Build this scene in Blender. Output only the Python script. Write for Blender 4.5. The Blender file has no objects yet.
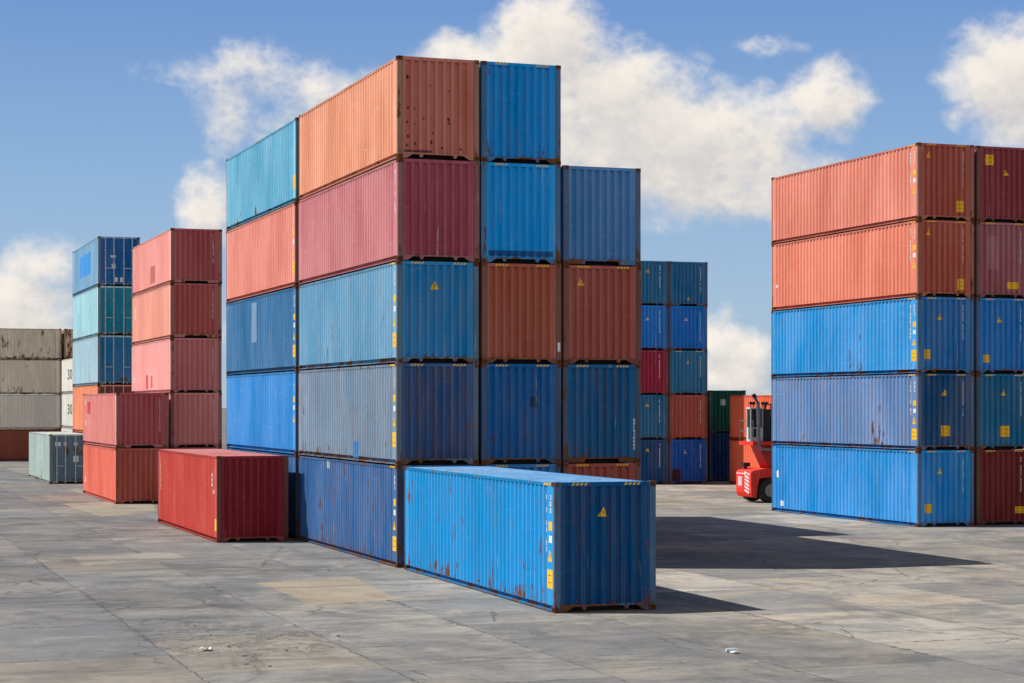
import bpy, bmesh, math, random
from mathutils import Vector, Matrix
R = math.radians
random.seed(11)
sc = bpy.context.scene
col = sc.collection

# ------------------------------------------------------------------ camera
CAM_H, FPX, HZN = 4.6, 1963.0, 405.0
cam = bpy.data.cameras.new('camera'); co = bpy.data.objects.new('camera', cam); col.objects.link(co)
cam.sensor_width = 36; cam.lens = FPX * 36 / 1024
cam.shift_y = (HZN - 341.5) / 1024
cam.clip_start = 0.5; cam.clip_end = 6000
co.location = (0, 0, CAM_H); co.rotation_euler = (R(90), 0, 0)
sc.camera = co

# ------------------------------------------------------------------ node helpers
def N(nt, t, loc=None, **kw):
    n = nt.nodes.new(t)
    for k, v in kw.items(): setattr(n, k, v)
    return n
def L(nt, a, b): nt.links.new(a, b)
def val(nt, sock, x):
    if isinstance(x, bpy.types.NodeSocket): nt.links.new(x, sock)
    else: sock.default_value = x
def M(nt, op, a, b=None, c=None, clamp=False):
    n = nt.nodes.new('ShaderNodeMath'); n.operation = op; n.use_clamp = clamp
    val(nt, n.inputs[0], a)
    if b is not None: val(nt, n.inputs[1], b)
    if c is not None: val(nt, n.inputs[2], c)
    return n.outputs[0]
def VM(nt, op, a, b=None, s=None):
    n = nt.nodes.new('ShaderNodeVectorMath'); n.operation = op
    val(nt, n.inputs[0], a)
    if b is not None: val(nt, n.inputs[1], b)
    if s is not None: val(nt, n.inputs['Scale'], s)
    return n.outputs['Value'] if op in ('LENGTH', 'DOT_PRODUCT', 'DISTANCE') else n.outputs[0]
def SS(nt, x, lo, hi, a=0.0, b=1.0):
    n = nt.nodes.new('ShaderNodeMapRange'); n.interpolation_type = 'SMOOTHSTEP'
    val(nt, n.inputs[0], x); val(nt, n.inputs[1], lo); val(nt, n.inputs[2], hi)
    val(nt, n.inputs[3], a); val(nt, n.inputs[4], b)
    return n.outputs[0]
def NZ(nt, vec, scale, detail=4, rough=0.55, dist=0.0):
    n = nt.nodes.new('ShaderNodeTexNoise')
    L(nt, vec, n.inputs['Vector']); n.inputs['Scale'].default_value = scale
    n.inputs['Detail'].default_value = detail; n.inputs['Roughness'].default_value = rough
    n.inputs['Distortion'].default_value = dist
    return n.outputs[0]
def MIX(nt, f, a, b, mode='MIX'):
    n = nt.nodes.new('ShaderNodeMix'); n.data_type = 'RGBA'; n.blend_type = mode
    val(nt, n.inputs[0], f)
    for s, x in ((n.inputs[6], a), (n.inputs[7], b)):
        if isinstance(x, tuple) and len(x) == 3: x = x + (1,)
        val(nt, s, x)
    return n.outputs[2]
def s2l(c): return tuple(((x / 255) / 12.92) if x / 255 <= .04045 else ((x / 255 + .055) / 1.055) ** 2.4 for x in c)

# ------------------------------------------------------------------ weathered paint (one node group, many colours)
def paint_group():
    g = bpy.data.node_groups.new('weathered_paint', 'ShaderNodeTree')
    for nm, t in (('Color', 'NodeSocketColor'), ('Rust', 'NodeSocketFloat'), ('Fade', 'NodeSocketFloat'),
                  ('Wear', 'NodeSocketFloat'), ('Seed', 'NodeSocketFloat')):
        g.interface.new_socket(nm, in_out='INPUT', socket_type=t)
    g.interface.new_socket('BSDF', in_out='OUTPUT', socket_type='NodeSocketShader')
    gi = N(g, 'NodeGroupInput'); go = N(g, 'NodeGroupOutput')
    C, RU, FA, WE, SE = [gi.outputs[k] for k in ('Color', 'Rust', 'Fade', 'Wear', 'Seed')]
    tc = N(g, 'ShaderNodeTexCoord')
    off = N(g, 'ShaderNodeCombineXYZ'); L(g, M(g, 'MULTIPLY', SE, 7.31), off.inputs[0]); L(g, M(g, 'MULTIPLY', SE, 3.17), off.inputs[1]); L(g, M(g, 'MULTIPLY', SE, 5.7), off.inputs[2])
    P = VM(g, 'ADD', tc.outputs['Object'], off.outputs[0])
    Pv = VM(g, 'MULTIPLY', P, (1, 1, .10))
    Pw = VM(g, 'MULTIPLY', P, (1, 1, .35))
    Ph = VM(g, 'MULTIPLY', P, (.35, .35, 2.5))
    streak = NZ(g, Pv, 7, 5, .6)
    large = NZ(g, Pw, .55, 4, .55)
    mid = NZ(g, Pw, 2.2, 6, .65)
    # tone variation
    v = M(g, 'ADD', M(g, 'MULTIPLY', streak, .36), M(g, 'MULTIPLY', large, .5))
    v = M(g, 'ADD', v, .56)
    hsv = N(g, 'ShaderNodeHueSaturation'); L(g, C, hsv.inputs['Color']); L(g, v, hsv.inputs['Value'])
    base = hsv.outputs[0]
    # chalky fading
    ch = N(g, 'ShaderNodeHueSaturation'); L(g, C, ch.inputs['Color']); ch.inputs['Saturation'].default_value = .80; ch.inputs['Value'].default_value = 1.3
    chalk = MIX(g, .13, ch.outputs[0], (.46, .46, .45))
    fm = M(g, 'MULTIPLY', SS(g, M(g, 'ADD', M(g, 'MULTIPLY', large, .6), M(g, 'MULTIPLY', streak, .4)), .36, .66), FA, clamp=True)
    base = MIX(g, fm, base, chalk)
    # pale scuffs
    scuff = M(g, 'MULTIPLY', SS(g, NZ(g, Ph, 3.0, 7, .7), .60, .68), M(g, 'ADD', .12, M(g, 'MULTIPLY', FA, .7)), clamp=True)
    base = MIX(g, scuff, base, chalk)
    sc2 = M(g, 'MULTIPLY', SS(g, NZ(g, VM(g, 'MULTIPLY', P, (1, 1, .05)), 13, 3, .55), .63, .70), SS(g, NZ(g, P, .7, 3, .6), .5, .62))
    base = MIX(g, M(g, 'MULTIPLY', sc2, .5), base, (.50, .50, .48))
    # darker grime streaks running down
    gr = M(g, 'MULTIPLY', SS(g, NZ(g, Pv, 14, 3, .6), .56, .74), M(g, 'ADD', M(g, 'MULTIPLY', WE, .35), .12))
    base = MIX(g, gr, base, MIX(g, .6, base, (.05, .04, .035)))
    # worn fold edges of the corrugation
    at = N(g, 'ShaderNodeAttribute'); at.attribute_name = 'fold'
    fd = M(g, 'ABSOLUTE', M(g, 'SUBTRACT', M(g, 'FRACT', at.outputs['Fac']), .5))
    fold = M(g, 'MULTIPLY', SS(g, fd, .36, .05), SS(g, M(g, 'ADD', M(g, 'MULTIPLY', streak, .5), M(g, 'MULTIPLY', mid, .5)), .40, .56))
    fold = M(g, 'MULTIPLY', fold, WE, clamp=True)
    rcol = MIX(g, mid, (.055, .022, .012), (.26, .105, .042))
    base = MIX(g, fold, base, MIX(g, .35, rcol, base))
    # rust patches
    sz = N(g, 'ShaderNodeSeparateXYZ'); L(g, tc.outputs['Object'], sz.inputs[0])
    th = M(g, 'SUBTRACT', M(g, 'SUBTRACT', .700, M(g, 'MULTIPLY', RU, .26)), M(g, 'MULTIPLY', SS(g, sz.outputs[2], 1.0, .12), M(g, 'MULTIPLY', M(g, 'MINIMUM', RU, .3), .16)))
    rm = SS(g, M(g, 'ADD', M(g, 'MULTIPLY', NZ(g, Pw, 3.2, 9, .72), .7), M(g, 'MULTIPLY', large, .3)), M(g, 'SUBTRACT', th, .03), M(g, 'ADD', th, .03))
    t2 = M(g, 'SUBTRACT', .70, M(g, 'MULTIPLY', RU, .17))
    rm2 = M(g, 'MULTIPLY', SS(g, NZ(g, VM(g, 'MULTIPLY', P, (1, 1, .09)), 9, 5, .62), t2, M(g, 'ADD', t2, .07)), SS(g, NZ(g, P, .8, 3, .6), .46, .58))
    rm2 = M(g, 'MULTIPLY', rm2, .8)
    rm = M(g, 'MAXIMUM', rm, rm2)
    base = MIX(g, rm, base, rcol)
    b = N(g, 'ShaderNodeBsdfPrincipled'); L(g, base, b.inputs['Base Color'])
    rg = M(g, 'ADD', .64, M(g, 'MULTIPLY', mid, .2)); rg = M(g, 'ADD', rg, M(g, 'MULTIPLY', rm, .2), clamp=True)
    L(g, rg, b.inputs['Roughness']); b.inputs['Specular IOR Level'].default_value = .10
    bp = N(g, 'ShaderNodeBump'); bp.inputs['Strength'].default_value = .5; bp.inputs['Distance'].default_value = .03
    L(g, M(g, 'ADD', NZ(g, P, 1.6, 2, .5), M(g, 'MULTIPLY', mid, .25)), bp.inputs['Height']); L(g, bp.outputs[0], b.inputs['Normal'])
    L(g, b.outputs[0], go.inputs[0])
    return g
PG = paint_group()
def paint(name, c, rust=.1, fade=.3, wear=.4, seed=None):
    m = bpy.data.materials.new(name); m.use_nodes = True; nt = m.node_tree; nt.nodes.clear()
    g = N(nt, 'ShaderNodeGroup'); g.node_tree = PG; o = N(nt, 'ShaderNodeOutputMaterial')
    g.inputs['Color'].default_value = (*c, 1); g.inputs['Rust'].default_value = rust; g.inputs['Fade'].default_value = fade
    g.inputs['Wear'].default_value = wear; g.inputs['Seed'].default_value = random.uniform(0, 30) if seed is None else seed
    L(nt, g.outputs[0], o.inputs[0]); return m
def plain(name, c, rough=.5, metal=0, spec=.4, var=.15, scale=6):
    m = bpy.data.materials.new(name); m.use_nodes = True; nt = m.node_tree; b = nt.nodes['Principled BSDF']
    tc = N(nt, 'ShaderNodeTexCoord'); n = NZ(nt, tc.outputs['Object'], scale, 5, .6)
    h = N(nt, 'ShaderNodeHueSaturation'); h.inputs['Color'].default_value = (*c, 1)
    L(nt, M(nt, 'ADD', 1 - var, M(nt, 'MULTIPLY', n, var * 2)), h.inputs['Value']); L(nt, h.outputs[0], b.inputs['Base Color'])
    b.inputs['Roughness'].default_value = rough; b.inputs['Metallic'].default_value = metal; b.inputs['Specular IOR Level'].default_value = spec
    return m
YEL = plain('sticker_yellow', (.85, .50, .014), .5, var=.2)
WHT = plain('marking_white', (.72, .74, .76), .5, var=.25, scale=9)
CRM = plain('marking_cream', (.72, .60, .38), .5, var=.25, scale=9)
BLK = plain('marking_black', (.02, .02, .022), .5)
GALV = plain('galvanised_rod', (.55, .55, .55), .6, 0, var=.3)
DARK = plain('underside_dark', (.03, .027, .025), .8)

# ------------------------------------------------------------------ mesh builder
class MB:
    def __init__(s): s.v = []; s.f = []; s.m = []; s.fold = None
    def box(s, x0, x1, y0, y1, z0, z1, mi=0):
        b = len(s.v)
        s.v += [(x0,y0,z0),(x1,y0,z0),(x1,y1,z0),(x0,y1,z0),(x0,y0,z1),(x1,y0,z1),(x1,y1,z1),(x0,y1,z1)]
        for q in ((0,3,2,1),(4,5,6,7),(0,1,5,4),(1,2,6,5),(2,3,7,6),(3,0,4,7)):
            s.f.append(tuple(b + i for i in q)); s.m.append(mi)
        return s
    def prism(s, pts, axis, a, b_, mi=0):
        # pts: 2D outline; axis 'x': pts=(y,z); 'y': pts=(x,z); 'z': pts=(x,y)
        def P(p, t): return {'x': (t, p[0], p[1]), 'y': (p[0], t, p[1]), 'z': (p[0], p[1], t)}[axis]
        b = len(s.v); n = len(pts)
        s.v += [P(p, a) for p in pts] + [P(p, b_) for p in pts]
        s.f.append(tuple(b + i for i in range(n))[::-1]); s.f.append(tuple(b + n + i for i in range(n))); s.m += [mi, mi]
        for i in range(n):
            j = (i + 1) % n; s.f.append((b + i, b + j, b + n + j, b + n + i)); s.m.append(mi)
        return s
    def tube(s, pts, r, seg=10, mi=0):
        pts = [Vector(p) for p in pts]; b0 = len(s.v); up = Vector((0, 0, 1))
        for i, p in enumerate(pts):
            d = (pts[min(i + 1, len(pts) - 1)] - pts[max(i - 1, 0)]).normalized()
            a = d.cross(up) if abs(d.dot(up)) < .95 else d.cross(Vector((0, 1, 0)))
            a.normalize(); c = d.cross(a)
            for k in range(seg):
                t = 2 * math.pi * k / seg; s.v.append(tuple(p + a * math.cos(t) * r + c * math.sin(t) * r))
        for i in range(len(pts) - 1):
            for k in range(seg):
                k2 = (k + 1) % seg; a = b0 + i * seg
                s.f.append((a + k, a + k2, a + seg + k2, a + seg + k)); s.m.append(mi)
        e = b0 + (len(pts) - 1) * seg
        s.f.append(tuple(b0 + k for k in range(seg))[::-1]); s.f.append(tuple(e + k for k in range(seg))); s.m += [mi, mi]
        return s
    def cyl(s, c, axis, r, h, seg=24, mi=0, r2=None):
        pts = [(math.cos(2*math.pi*k/seg), math.sin(2*math.pi*k/seg)) for k in range(seg)]
        ia = 'xyz'.index(axis); oth = [i for i in range(3) if i != ia]; b = len(s.v)
        for t, rr in ((-h/2, r), (h/2, r if r2 is None else r2)):
            for p in pts:
                q = [0, 0, 0]; q[ia] = c[ia] + t; q[oth[0]] = c[oth[0]] + p[0]*rr; q[oth[1]] = c[oth[1]] + p[1]*rr; s.v.append(tuple(q))
        s.f.append(tuple(b + i for i in range(seg))[::-1]); s.f.append(tuple(b + seg + i for i in range(seg))); s.m += [mi, mi]
        for i in range(seg):
            j = (i + 1) % seg; s.f.append((b + i, b + j, b + seg + j, b + seg + i)); s.m.append(mi)
        return s
    def mesh(s, name, nm=1, bevel=0):
        me = bpy.data.meshes.new(name); me.from_pydata(s.v, [], s.f)
        me.polygons.foreach_set('material_index', s.m)
        bm = bmesh.new(); bm.from_mesh(me); bmesh.ops.recalc_face_normals(bm, faces=bm.faces)
        if bevel: bmesh.ops.bevel(bm, geom=list(bm.edges), offset=bevel, segments=2, affect='EDGES', profile=.6)
        bm.to_mesh(me); bm.free()
        for _ in range(nm): me.materials.append(None)
        return me
def link(name, me, parent, *mats):
    o = bpy.data.objects.new(name, me); col.objects.link(o)
    if parent: o.parent = parent
    for i, m in enumerate(mats):
        o.material_slots[i].link = 'OBJECT'; o.material_slots[i].material = m
    return o
def tag(o, label, cat, group=None):
    o['label'] = label; o['category'] = cat
    if group: o['group'] = group
    return o

# ------------------------------------------------------------------ container geometry (shared meshes)
W, LEN = 2.438, 12.192
HC, ST = 2.896, 2.591
def side_profile():
    pts = [(.10, .012), (.52, .012)]; y = .52
    n = 40; p = (LEN - .52 - .30) / n
    for k in range(n):
        pts += [(y + p*.20, .060), (y + p*.48, .060), (y + p*.68, .012), (y + p, .012)]; y += p
    pts.append((LEN - .10, .012)); return pts
def end_profile():
    pts = [(.160, .022)]; n = 8; x0, x1 = .26, W - .26; p = (x1 - x0) / n; x = x0
    pts.append((x0, .022))
    for k in range(n):
        pts += [(x + p*.15, .100), (x + p*.47, .100), (x + p*.62, .022), (x + p, .022)]; x += p
    pts.append((W - .160, .022)); return pts
SP, EP = side_profile(), end_profile()
def prof(pr, t):
    for (a, d), (b, e) in zip(pr, pr[1:]):
        if a <= t <= b and b > a: return d + (e - d) * (t - a) / (b - a)
    return pr[0][1]
def corr_wall(name, pr, z0, z1, kind):
    v, f, fo = [], [], []
    for k, (t, d) in enumerate(pr):
        for z in (z0, z1):
            v.append({'L': (d, t, z), 'R': (W - d, t, z), 'F': (t, d, z), 'B': (t, LEN - d, z)}[kind]); fo.append(k + .5)
    for k in range(len(pr) - 1):
        a = 2 * k; q = (a, a + 2, a + 3, a + 1)
        f.append(q if kind in ('F', 'R') else q[::-1])
    me = bpy.data.meshes.new(name); me.from_pydata(v, [], f)
    at = me.attributes.new('fold', 'FLOAT', 'POINT'); at.data.foreach_set('value', fo)
    me.materials.append(None); return me
def casting(x, y, z, name):
    # block with an oval recess in each of its faces
    mb = MB(); mb.box(x, x + .162, y, y + .178, z, z + .118)
    me = mb.mesh(name); bm = bmesh.new(); bm.from_mesh(me)
    r = bmesh.ops.inset_individual(bm, faces=list(bm.faces), thickness=.024, depth=0)
    r = bmesh.ops.inset_individual(bm, faces=[f for f in bm.faces if f.calc_area() < .0145 and len(f.verts) == 4 and f.calc_area() > .002 and
                                             min(e.calc_length() for e in f.edges) > .04], thickness=.006, depth=-.05)
    bm.to_mesh(me); bm.free(); return me
SILL_A = [(.164,.176),(W-.164,.176),(W-.164,.012),(2.15,.02),(1.98,.130),(1.79,.130),(1.755,.05),(1.695,.05),(1.66,.130),
          (.78,.130),(.745,.05),(.685,.05),(.65,.130),(.46,.130),(.29,.02),(.164,.012)]
SILL_B = [(.164,.176),(W-.164,.176),(W-.164,.03),(1.78,.03),(1.74,.128),(.70,.128),(.66,.03),(.164,.03)]
def leaf_pts(x0, x1, H):
    return x0, x1
SILL_C = [(.164,.176),(W-.164,.176),(W-.164,-.006),(.164,-.006)]
_sets = {}
def meshset(H, sill, doors):
    key = (H, sill, doors)
    if key in _sets: return _sets[key]
    S = []                                   # (name, mesh, material key)
    zt = H - .092
    S.append(('side_wall', corr_wall('side_wall', SP, .158, zt, 'L'), 'body'))
    S.append(('side_wall', corr_wall('side_wall', SP, .158, zt, 'R'), 'body'))
    if not doors:
        S.append(('end_wall', corr_wall('end_wall', EP, .170, H - .108, 'F'), 'end'))
    S.append(('end_wall', corr_wall('end_wall', EP, .170, H - .108, 'B'), 'end'))
    # roof with shallow ribs across
    pts = [(.10, H - .028)]; y = .5; n = 55; p = (LEN - 1.0) / n
    pts.append((.5, H - .028))
    for k in range(n): pts += [(y + p*.2, H - .046), (y + p*.5, H - .046), (y + p*.7, H - .028), (y + p, H - .028)]; y += p
    pts.append((LEN - .10, H - .028))
    pts += [(LEN - .10, H - .07), (.10, H - .07)]
    S.append(('roof', MB().prism(pts, 'x', .060, W - .060).mesh('roof'), 'roof'))
    fl = MB().box(.11, W - .11, .09, LEN - .09, .134, .152)
    for q in range(10): fl.box(.112, W - .112, .42 + q*1.22, .46 + q*1.22, -.004, .1335)     # cross members under the floor
    S.append(('floor', fl.mesh('floor'), 'dark'))
    for x in (.004, W - .004 - .150):
        for y in (.006, LEN - .006 - .10):
            S.append(('corner_post', MB().box(x, x + .150, y, y + .10, .1185, H - .1185).mesh('corner_post', bevel=.008), 'post'))
    for x in (0, W - .162):
        for y in (0, LEN - .178):
            for z in (.001, H - .119): S.append(('corner_casting', casting(x, y, z, 'corner_casting'), 'cast'))
    for sgn in (0, 1):
        X = lambda a: W - a if sgn else a
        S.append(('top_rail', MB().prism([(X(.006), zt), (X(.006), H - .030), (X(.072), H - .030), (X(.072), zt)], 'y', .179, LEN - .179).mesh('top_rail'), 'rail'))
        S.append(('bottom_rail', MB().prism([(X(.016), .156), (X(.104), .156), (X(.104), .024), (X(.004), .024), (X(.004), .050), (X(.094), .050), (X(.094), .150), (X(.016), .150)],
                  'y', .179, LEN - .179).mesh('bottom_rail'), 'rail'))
    for e in (0, 1):
        Y = lambda a: LEN - a if e else a
        S.append(('end_header', MB().prism([(.163, H - .105), (W - .163, H - .105), (W - .163, H - .010), (.163, H - .010)], 'y', Y(.012), Y(.098)).mesh('end_header'), 'end'))
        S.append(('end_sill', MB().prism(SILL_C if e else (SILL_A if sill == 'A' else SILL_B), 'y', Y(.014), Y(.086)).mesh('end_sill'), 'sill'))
    D = []
    if doors:
        for s in (0, 1):
            x0, x1 = (.158, W/2 - .006) if s == 0 else (W/2 + .006, W - .158)
            # door leaf: five pressed panels in a frame
            mb = MB(); mb.box(x0, x1, .040, .075, .175, H - .110)
            z0, z1, nP = .175, H - .110, 5; ph = (z1 - z0) / nP
            mb.box(x0, x0 + .07, .012, .041, z0, z1); mb.box(x1 - .07, x1, .012, .041, z0, z1)
            for k in range(nP + 1):
                zc = z0 + k * ph; a, b = max(z0, zc - .05), min(z1, zc + .05)
                mb.box(x0 + .069, x1 - .069, .016, .041, a, b)
            rods = []
            for q in (.26, .72):
                xr = x0 + (x1 - x0) * q
                r = MB(); r.tube([(xr, -.018, .06), (xr, -.018, H - .03)], .03, 8)
                for zc in (.10, .62, 1.35, 2.1, H - .08): r.box(xr - .05, xr + .05, -.028, .0115, zc - .03, zc + .03)
                rods.append(r.mesh('locking_rod'))
            xr = x0 + (x1 - x0) * .26
            h = MB(); h.box(xr - .02, xr + .42, -.056, -.042, 1.02, 1.06); h.box(xr - .035, xr + .035, -.05, -.03, 1.0, 1.08)
            D.append((mb.mesh('door'), rods, h.mesh('handle')))
    _sets[key] = (S, D); return _sets[key]

# ---- stickers that follow the corrugation
def conform(polys, side, name, lift=.004):
    """polys: list of (outline [(t,z)...], material index). side 'F' = near end wall, 'L' = near long wall."""
    pr = EP if side == 'F' else SP
    bm = bmesh.new(); layers = {}
    for k, (pl, mi) in enumerate(polys):
        vs = [bm.verts.new((t, 0, z)) for t, z in pl]; f = bm.faces.new(vs); f.material_index = mi
    lo = min(t for pl, _ in polys for t, z in pl); hi = max(t for pl, _ in polys for t, z in pl)
    for t, d in pr:
        if lo < t < hi: bmesh.ops.bisect_plane(bm, geom=bm.verts[:] + bm.edges[:] + bm.faces[:], plane_co=(t, 0, 0), plane_no=(1, 0, 0), dist=1e-5)
    for f in bm.faces:
        for v in f.verts:
            v.co.y = max(v.co.y, lift + .003 * f.material_index)
    for v in bm.verts:
        t, lf, z = v.co
        d = prof(pr, t) - lf
        v.co = (t, d, z) if side == 'F' else (d, t, z)
    me = bpy.data.meshes.new(name); bm.to_mesh(me); bm.free()
    me.materials.append(None); me.materials.append(None); return me
def rect(t, z, w, h): return [(t - w/2, z - h/2), (t + w/2, z - h/2), (t + w/2, z + h/2), (t - w/2, z + h/2)]
def tri(t, z, s=.21): return [(t - s/2, z - s*.45), (t + s/2, z - s*.45), (t, z + s*.55)]
def bolt(t, z, s=.21): return [(t - s*.10, z + s*.02), (t + s*.02, z - s*.02), (t - s*.04, z - s*.3), (t + s*.12, z - s*.0), (t + s*.01, z + s*.05), (t + s*.05, z + s*.22)]
def glyphs(t, z0, z1, rnd, size=.075, skip=.12):
    out = []; z = z1
    while z - size > z0:
        if rnd.random() > skip:
            a = size * .62
            k = rnd.randrange(4)
            if k != 1: out.append((rect(t - a*.36, z - size/2, a*.40, size*.92), 0))
            if k != 2: out.append((rect(t + a*.36, z - size/2, a*.40, size*.92), 0))
            if k != 0: out.append((rect(t, z - size*.16, a*.46, size*.26), 0))
            out.append((rect(t, z - size*.80, a*.46, size*.26), 0))
        z -= size * 1.22
    return out

TH = R(19.4)
GROUP = 'shipping containers in the yard'
conts = {}
PATCH = {}
def container(key, corner, base, H, yaw, colr, label, rust=.1, fade=.3, wear=.4, sill='A', doors=False, shaded_endc=None, marks=(), doorc=None, framec=None, postrust=.42):
    e = bpy.data.objects.new('shipping_container', None); col.objects.link(e)
    jr = random.Random('j' + key); yaw += R(jr.uniform(-.09, .09)); corner = (corner[0] + jr.uniform(-.018, .018), corner[1] + jr.uniform(-.03, .03))
    cx, sy = math.cos(yaw), math.sin(yaw)
    # the empty sits at the middle of the base
    ox, oy = W/2, LEN/2
    e.location = (corner[0] + ox*cx - oy*sy, corner[1] + ox*sy + oy*cx, base)
    e.rotation_euler = (0, 0, yaw); e.empty_display_size = .3
    tag(e, label, 'shipping container', GROUP)
    seed = random.uniform(0, 30)
    body = paint('paint_' + key, colr, rust, fade, wear, seed)
    endm = body if shaded_endc is None else paint('paint_end_' + key, shaded_endc, rust, fade, wear, seed)  # darker end colour: shade of the end faces put into the paint
    drm = endm if doorc is None else paint('paint_door_' + key, doorc, rust + .15, fade, wear, seed)
    gx = tuple(.34*c + .66*r for c, r in zip(colr, (.095, .075, .062))) if framec is None else framec
    post = paint('paint_frame_' + key, gx, postrust, .3, .3, seed + 3)
    rail = paint('paint_rail_' + key, tuple(c*.62 for c in colr), rust + .2, fade, .3, seed + 5)  # rails darker than the walls: shade of the recess put into the colour
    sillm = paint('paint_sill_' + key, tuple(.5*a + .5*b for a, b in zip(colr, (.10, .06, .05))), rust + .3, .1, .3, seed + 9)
    cast = paint('paint_casting_' + key, tuple(.35*c + .65*r for c, r in zip(colr, (.18, .10, .06))), .8, .2, .2, seed + 7)
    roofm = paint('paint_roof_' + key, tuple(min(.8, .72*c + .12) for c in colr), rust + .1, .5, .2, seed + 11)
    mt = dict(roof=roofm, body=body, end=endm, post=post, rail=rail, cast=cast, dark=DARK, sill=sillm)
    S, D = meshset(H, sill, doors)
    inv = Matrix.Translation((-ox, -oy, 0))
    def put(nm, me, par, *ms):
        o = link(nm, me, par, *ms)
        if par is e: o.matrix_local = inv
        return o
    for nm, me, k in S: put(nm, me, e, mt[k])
    for me, rods, h in D:
        d = put('door', me, e, drm)
        for r in rods: link('locking_rod', r, d, GALV)
        link('handle', h, d, GALV)
    rnd = random.Random(key)
    for mk in marks:
        k = mk[0]
        if k == 'tri':
            s = .24 if len(mk) < 4 else mk[3]
            put('warning_sign', conform([(tri(mk[1]*W, mk[2]*H, s), 0), (bolt(mk[1]*W, mk[2]*H, s), 1)], 'F', 'warning_sign'), e, mk[4] if len(mk) > 4 else YEL, BLK)
        elif k == 'plate':
            w, h = (.34, .40) if len(mk) < 5 else mk[3:5]
            t, z = mk[1]*W, mk[2]*H
            pl = [(rect(t, z, w, h), 0)] + [(rect(t, z + h*q, w*.6, h*.03), 1) for q in (.2, -.2)]
            put('capacity_plate', conform(pl, 'F', 'capacity_plate'), e, YEL, BLK)
        elif k == 'serial':
            put('serial_marking', conform(glyphs(mk[1]*W, mk[2]*H, mk[3]*H, rnd, .085, .06), 'F', 'serial_marking'), e, WHT, BLK)
        elif k == 'haz':                      # slanted yellow bars on the end header
            mc = mk[1] if len(mk) > 1 else YEL
            for x0 in (.40, 1.66):
                mb = MB()
                for q in range(4):
                    a = x0 + q * .10
                    mb.prism([(a, H - .080), (a + .055, H - .080), (a + .10, H - .026), (a + .045, H - .026)], 'y', .006, .011)
                put('hazard_stripes', mb.mesh('hazard_stripes'), e, mc)
        elif k == 'sidehaz':                  # yellow bars at the near end of the long top rail
            mb = MB()
            for q in range(3):
                a = .24 + q * .17; mb.box(.000, .005, a, a + .11, H - .085, H - .035)
            put('hazard_stripes', mb.mesh('hazard_stripes'), e, YEL)
        elif k == 'side' and [jz := rnd.uniform(-.035, .03)]:                     # number columns, yellow label, triangle and plate at the near end of the long wall
            put('serial_marking', conform(glyphs(.62, H*.42, H*.90, rnd, .12, .06), 'L', 'serial_marking'), e, WHT, BLK)
            put('serial_marking', conform(glyphs(.26, H*.72, H*.90, rnd, .12, .06), 'L', 'serial_marking'), e, WHT, BLK)
            put('label_sticker', conform([(rect(.27, H*(jz + .63), .22, .20), 0)], 'L', 'label_sticker'), e, YEL, BLK)
            put('label_sticker', conform([(rect(.27, H*(jz + .53), .20, .16), 0)], 'L', 'label_sticker'), e, WHT, BLK)
            put('warning_sign', conform([(tri(.30, H*(jz + .40), .27), 0), (bolt(.30, H*(jz + .40), .27), 1)], 'L', 'warning_sign'), e, YEL, BLK)
            if len(mk) < 2 or mk[1]:
                z = H*(.225 + jz)
                put('capacity_plate', conform([(rect(.30, z, .36, .42), 0)] + [(rect(.30, z + q, .18, .014), 1) for q in (.08, -.08)], 'L', 'capacity_plate'), e, YEL, BLK)
        elif k == 'farserial':
            put('serial_marking', conform(glyphs(LEN - mk[1], mk[2]*H, mk[3]*H, rnd, mk[4] if len(mk) > 4 else .14), 'L', 'serial_marking'), e, mk[5] if len(mk) > 5 else WHT, BLK)
        elif k == 'nearserial':
            put('serial_marking', conform(glyphs(mk[1], mk[2]*H, mk[3]*H, rnd, .13, .3), 'L', 'serial_marking'), e, WHT, BLK)
        elif k == 'patch':                    # repainted rectangle: wall, t, z, w, h, colour
            _, sd, t, z, w, h, c = mk
            put('paint_patch', conform([(rect(t, z*H, w, h), 0)], sd, 'paint_patch', .003), e, paint('paint_patch_' + key, c, .05, .3, .3), BLK)
        elif k == 'spots':                    # dark pits on the end wall
            pit = plain('rust_pit', (.06, .028, .022), .9)
            for (t, z, r) in mk[1]:
                pl = [([(t*W + r*math.cos(a)*rnd.uniform(.7, 1.1), z*H + r*1.2*math.sin(a)*rnd.uniform(.7, 1.1)) for a in [2*math.pi*i/9 for i in range(9)]], 0)]
                put('rust_spot', conform(pl, 'F', 'rust_spot', .003), e, pit, BLK)
        elif k == 'doorlabel':
            mb = MB(); t, z, w_, h_ = mk[1]*W, mk[2]*H, mk[3], mk[4]; mb.box(t - w_/2, t + w_/2, .006, .0155 if len(mk) < 6 else .039, z - h_/2, z + h_/2)
            put('label_sticker', mb.mesh('label_sticker'), e, WHT)
        elif k == 'post':                     # small white sticker on the far corner post of the end
            mb = MB(); mb.box(W - .12, W - .04, -.001, .005, mk[1]*H - .13, mk[1]*H + .13)
            put('label_sticker', mb.mesh('label_sticker'), e, WHT)
        elif k == 'big':                      # large black characters on the long wall
            cu = bpy.data.curves.new('t', 'FONT'); cu.body = mk[1]; cu.size = mk[4]; to = bpy.data.objects.new('t', cu); col.objects.link(to)
            dg = bpy.context.evaluated_depsgraph_get(); me = bpy.data.meshes.new_from_object(to.evaluated_get(dg))
            bpy.data.objects.remove(to)
            # text x runs towards the near end (seen from outside, reading left to right)
            for v in me.vertices: x, y, z = v.co; v.co = (.006, mk[2] - x*mk[5], mk[3]*H + y)
            me.materials.clear(); me.materials.append(None)
            put('number_marking', me, e, BLK)
    conts[key] = e
    return e

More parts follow.
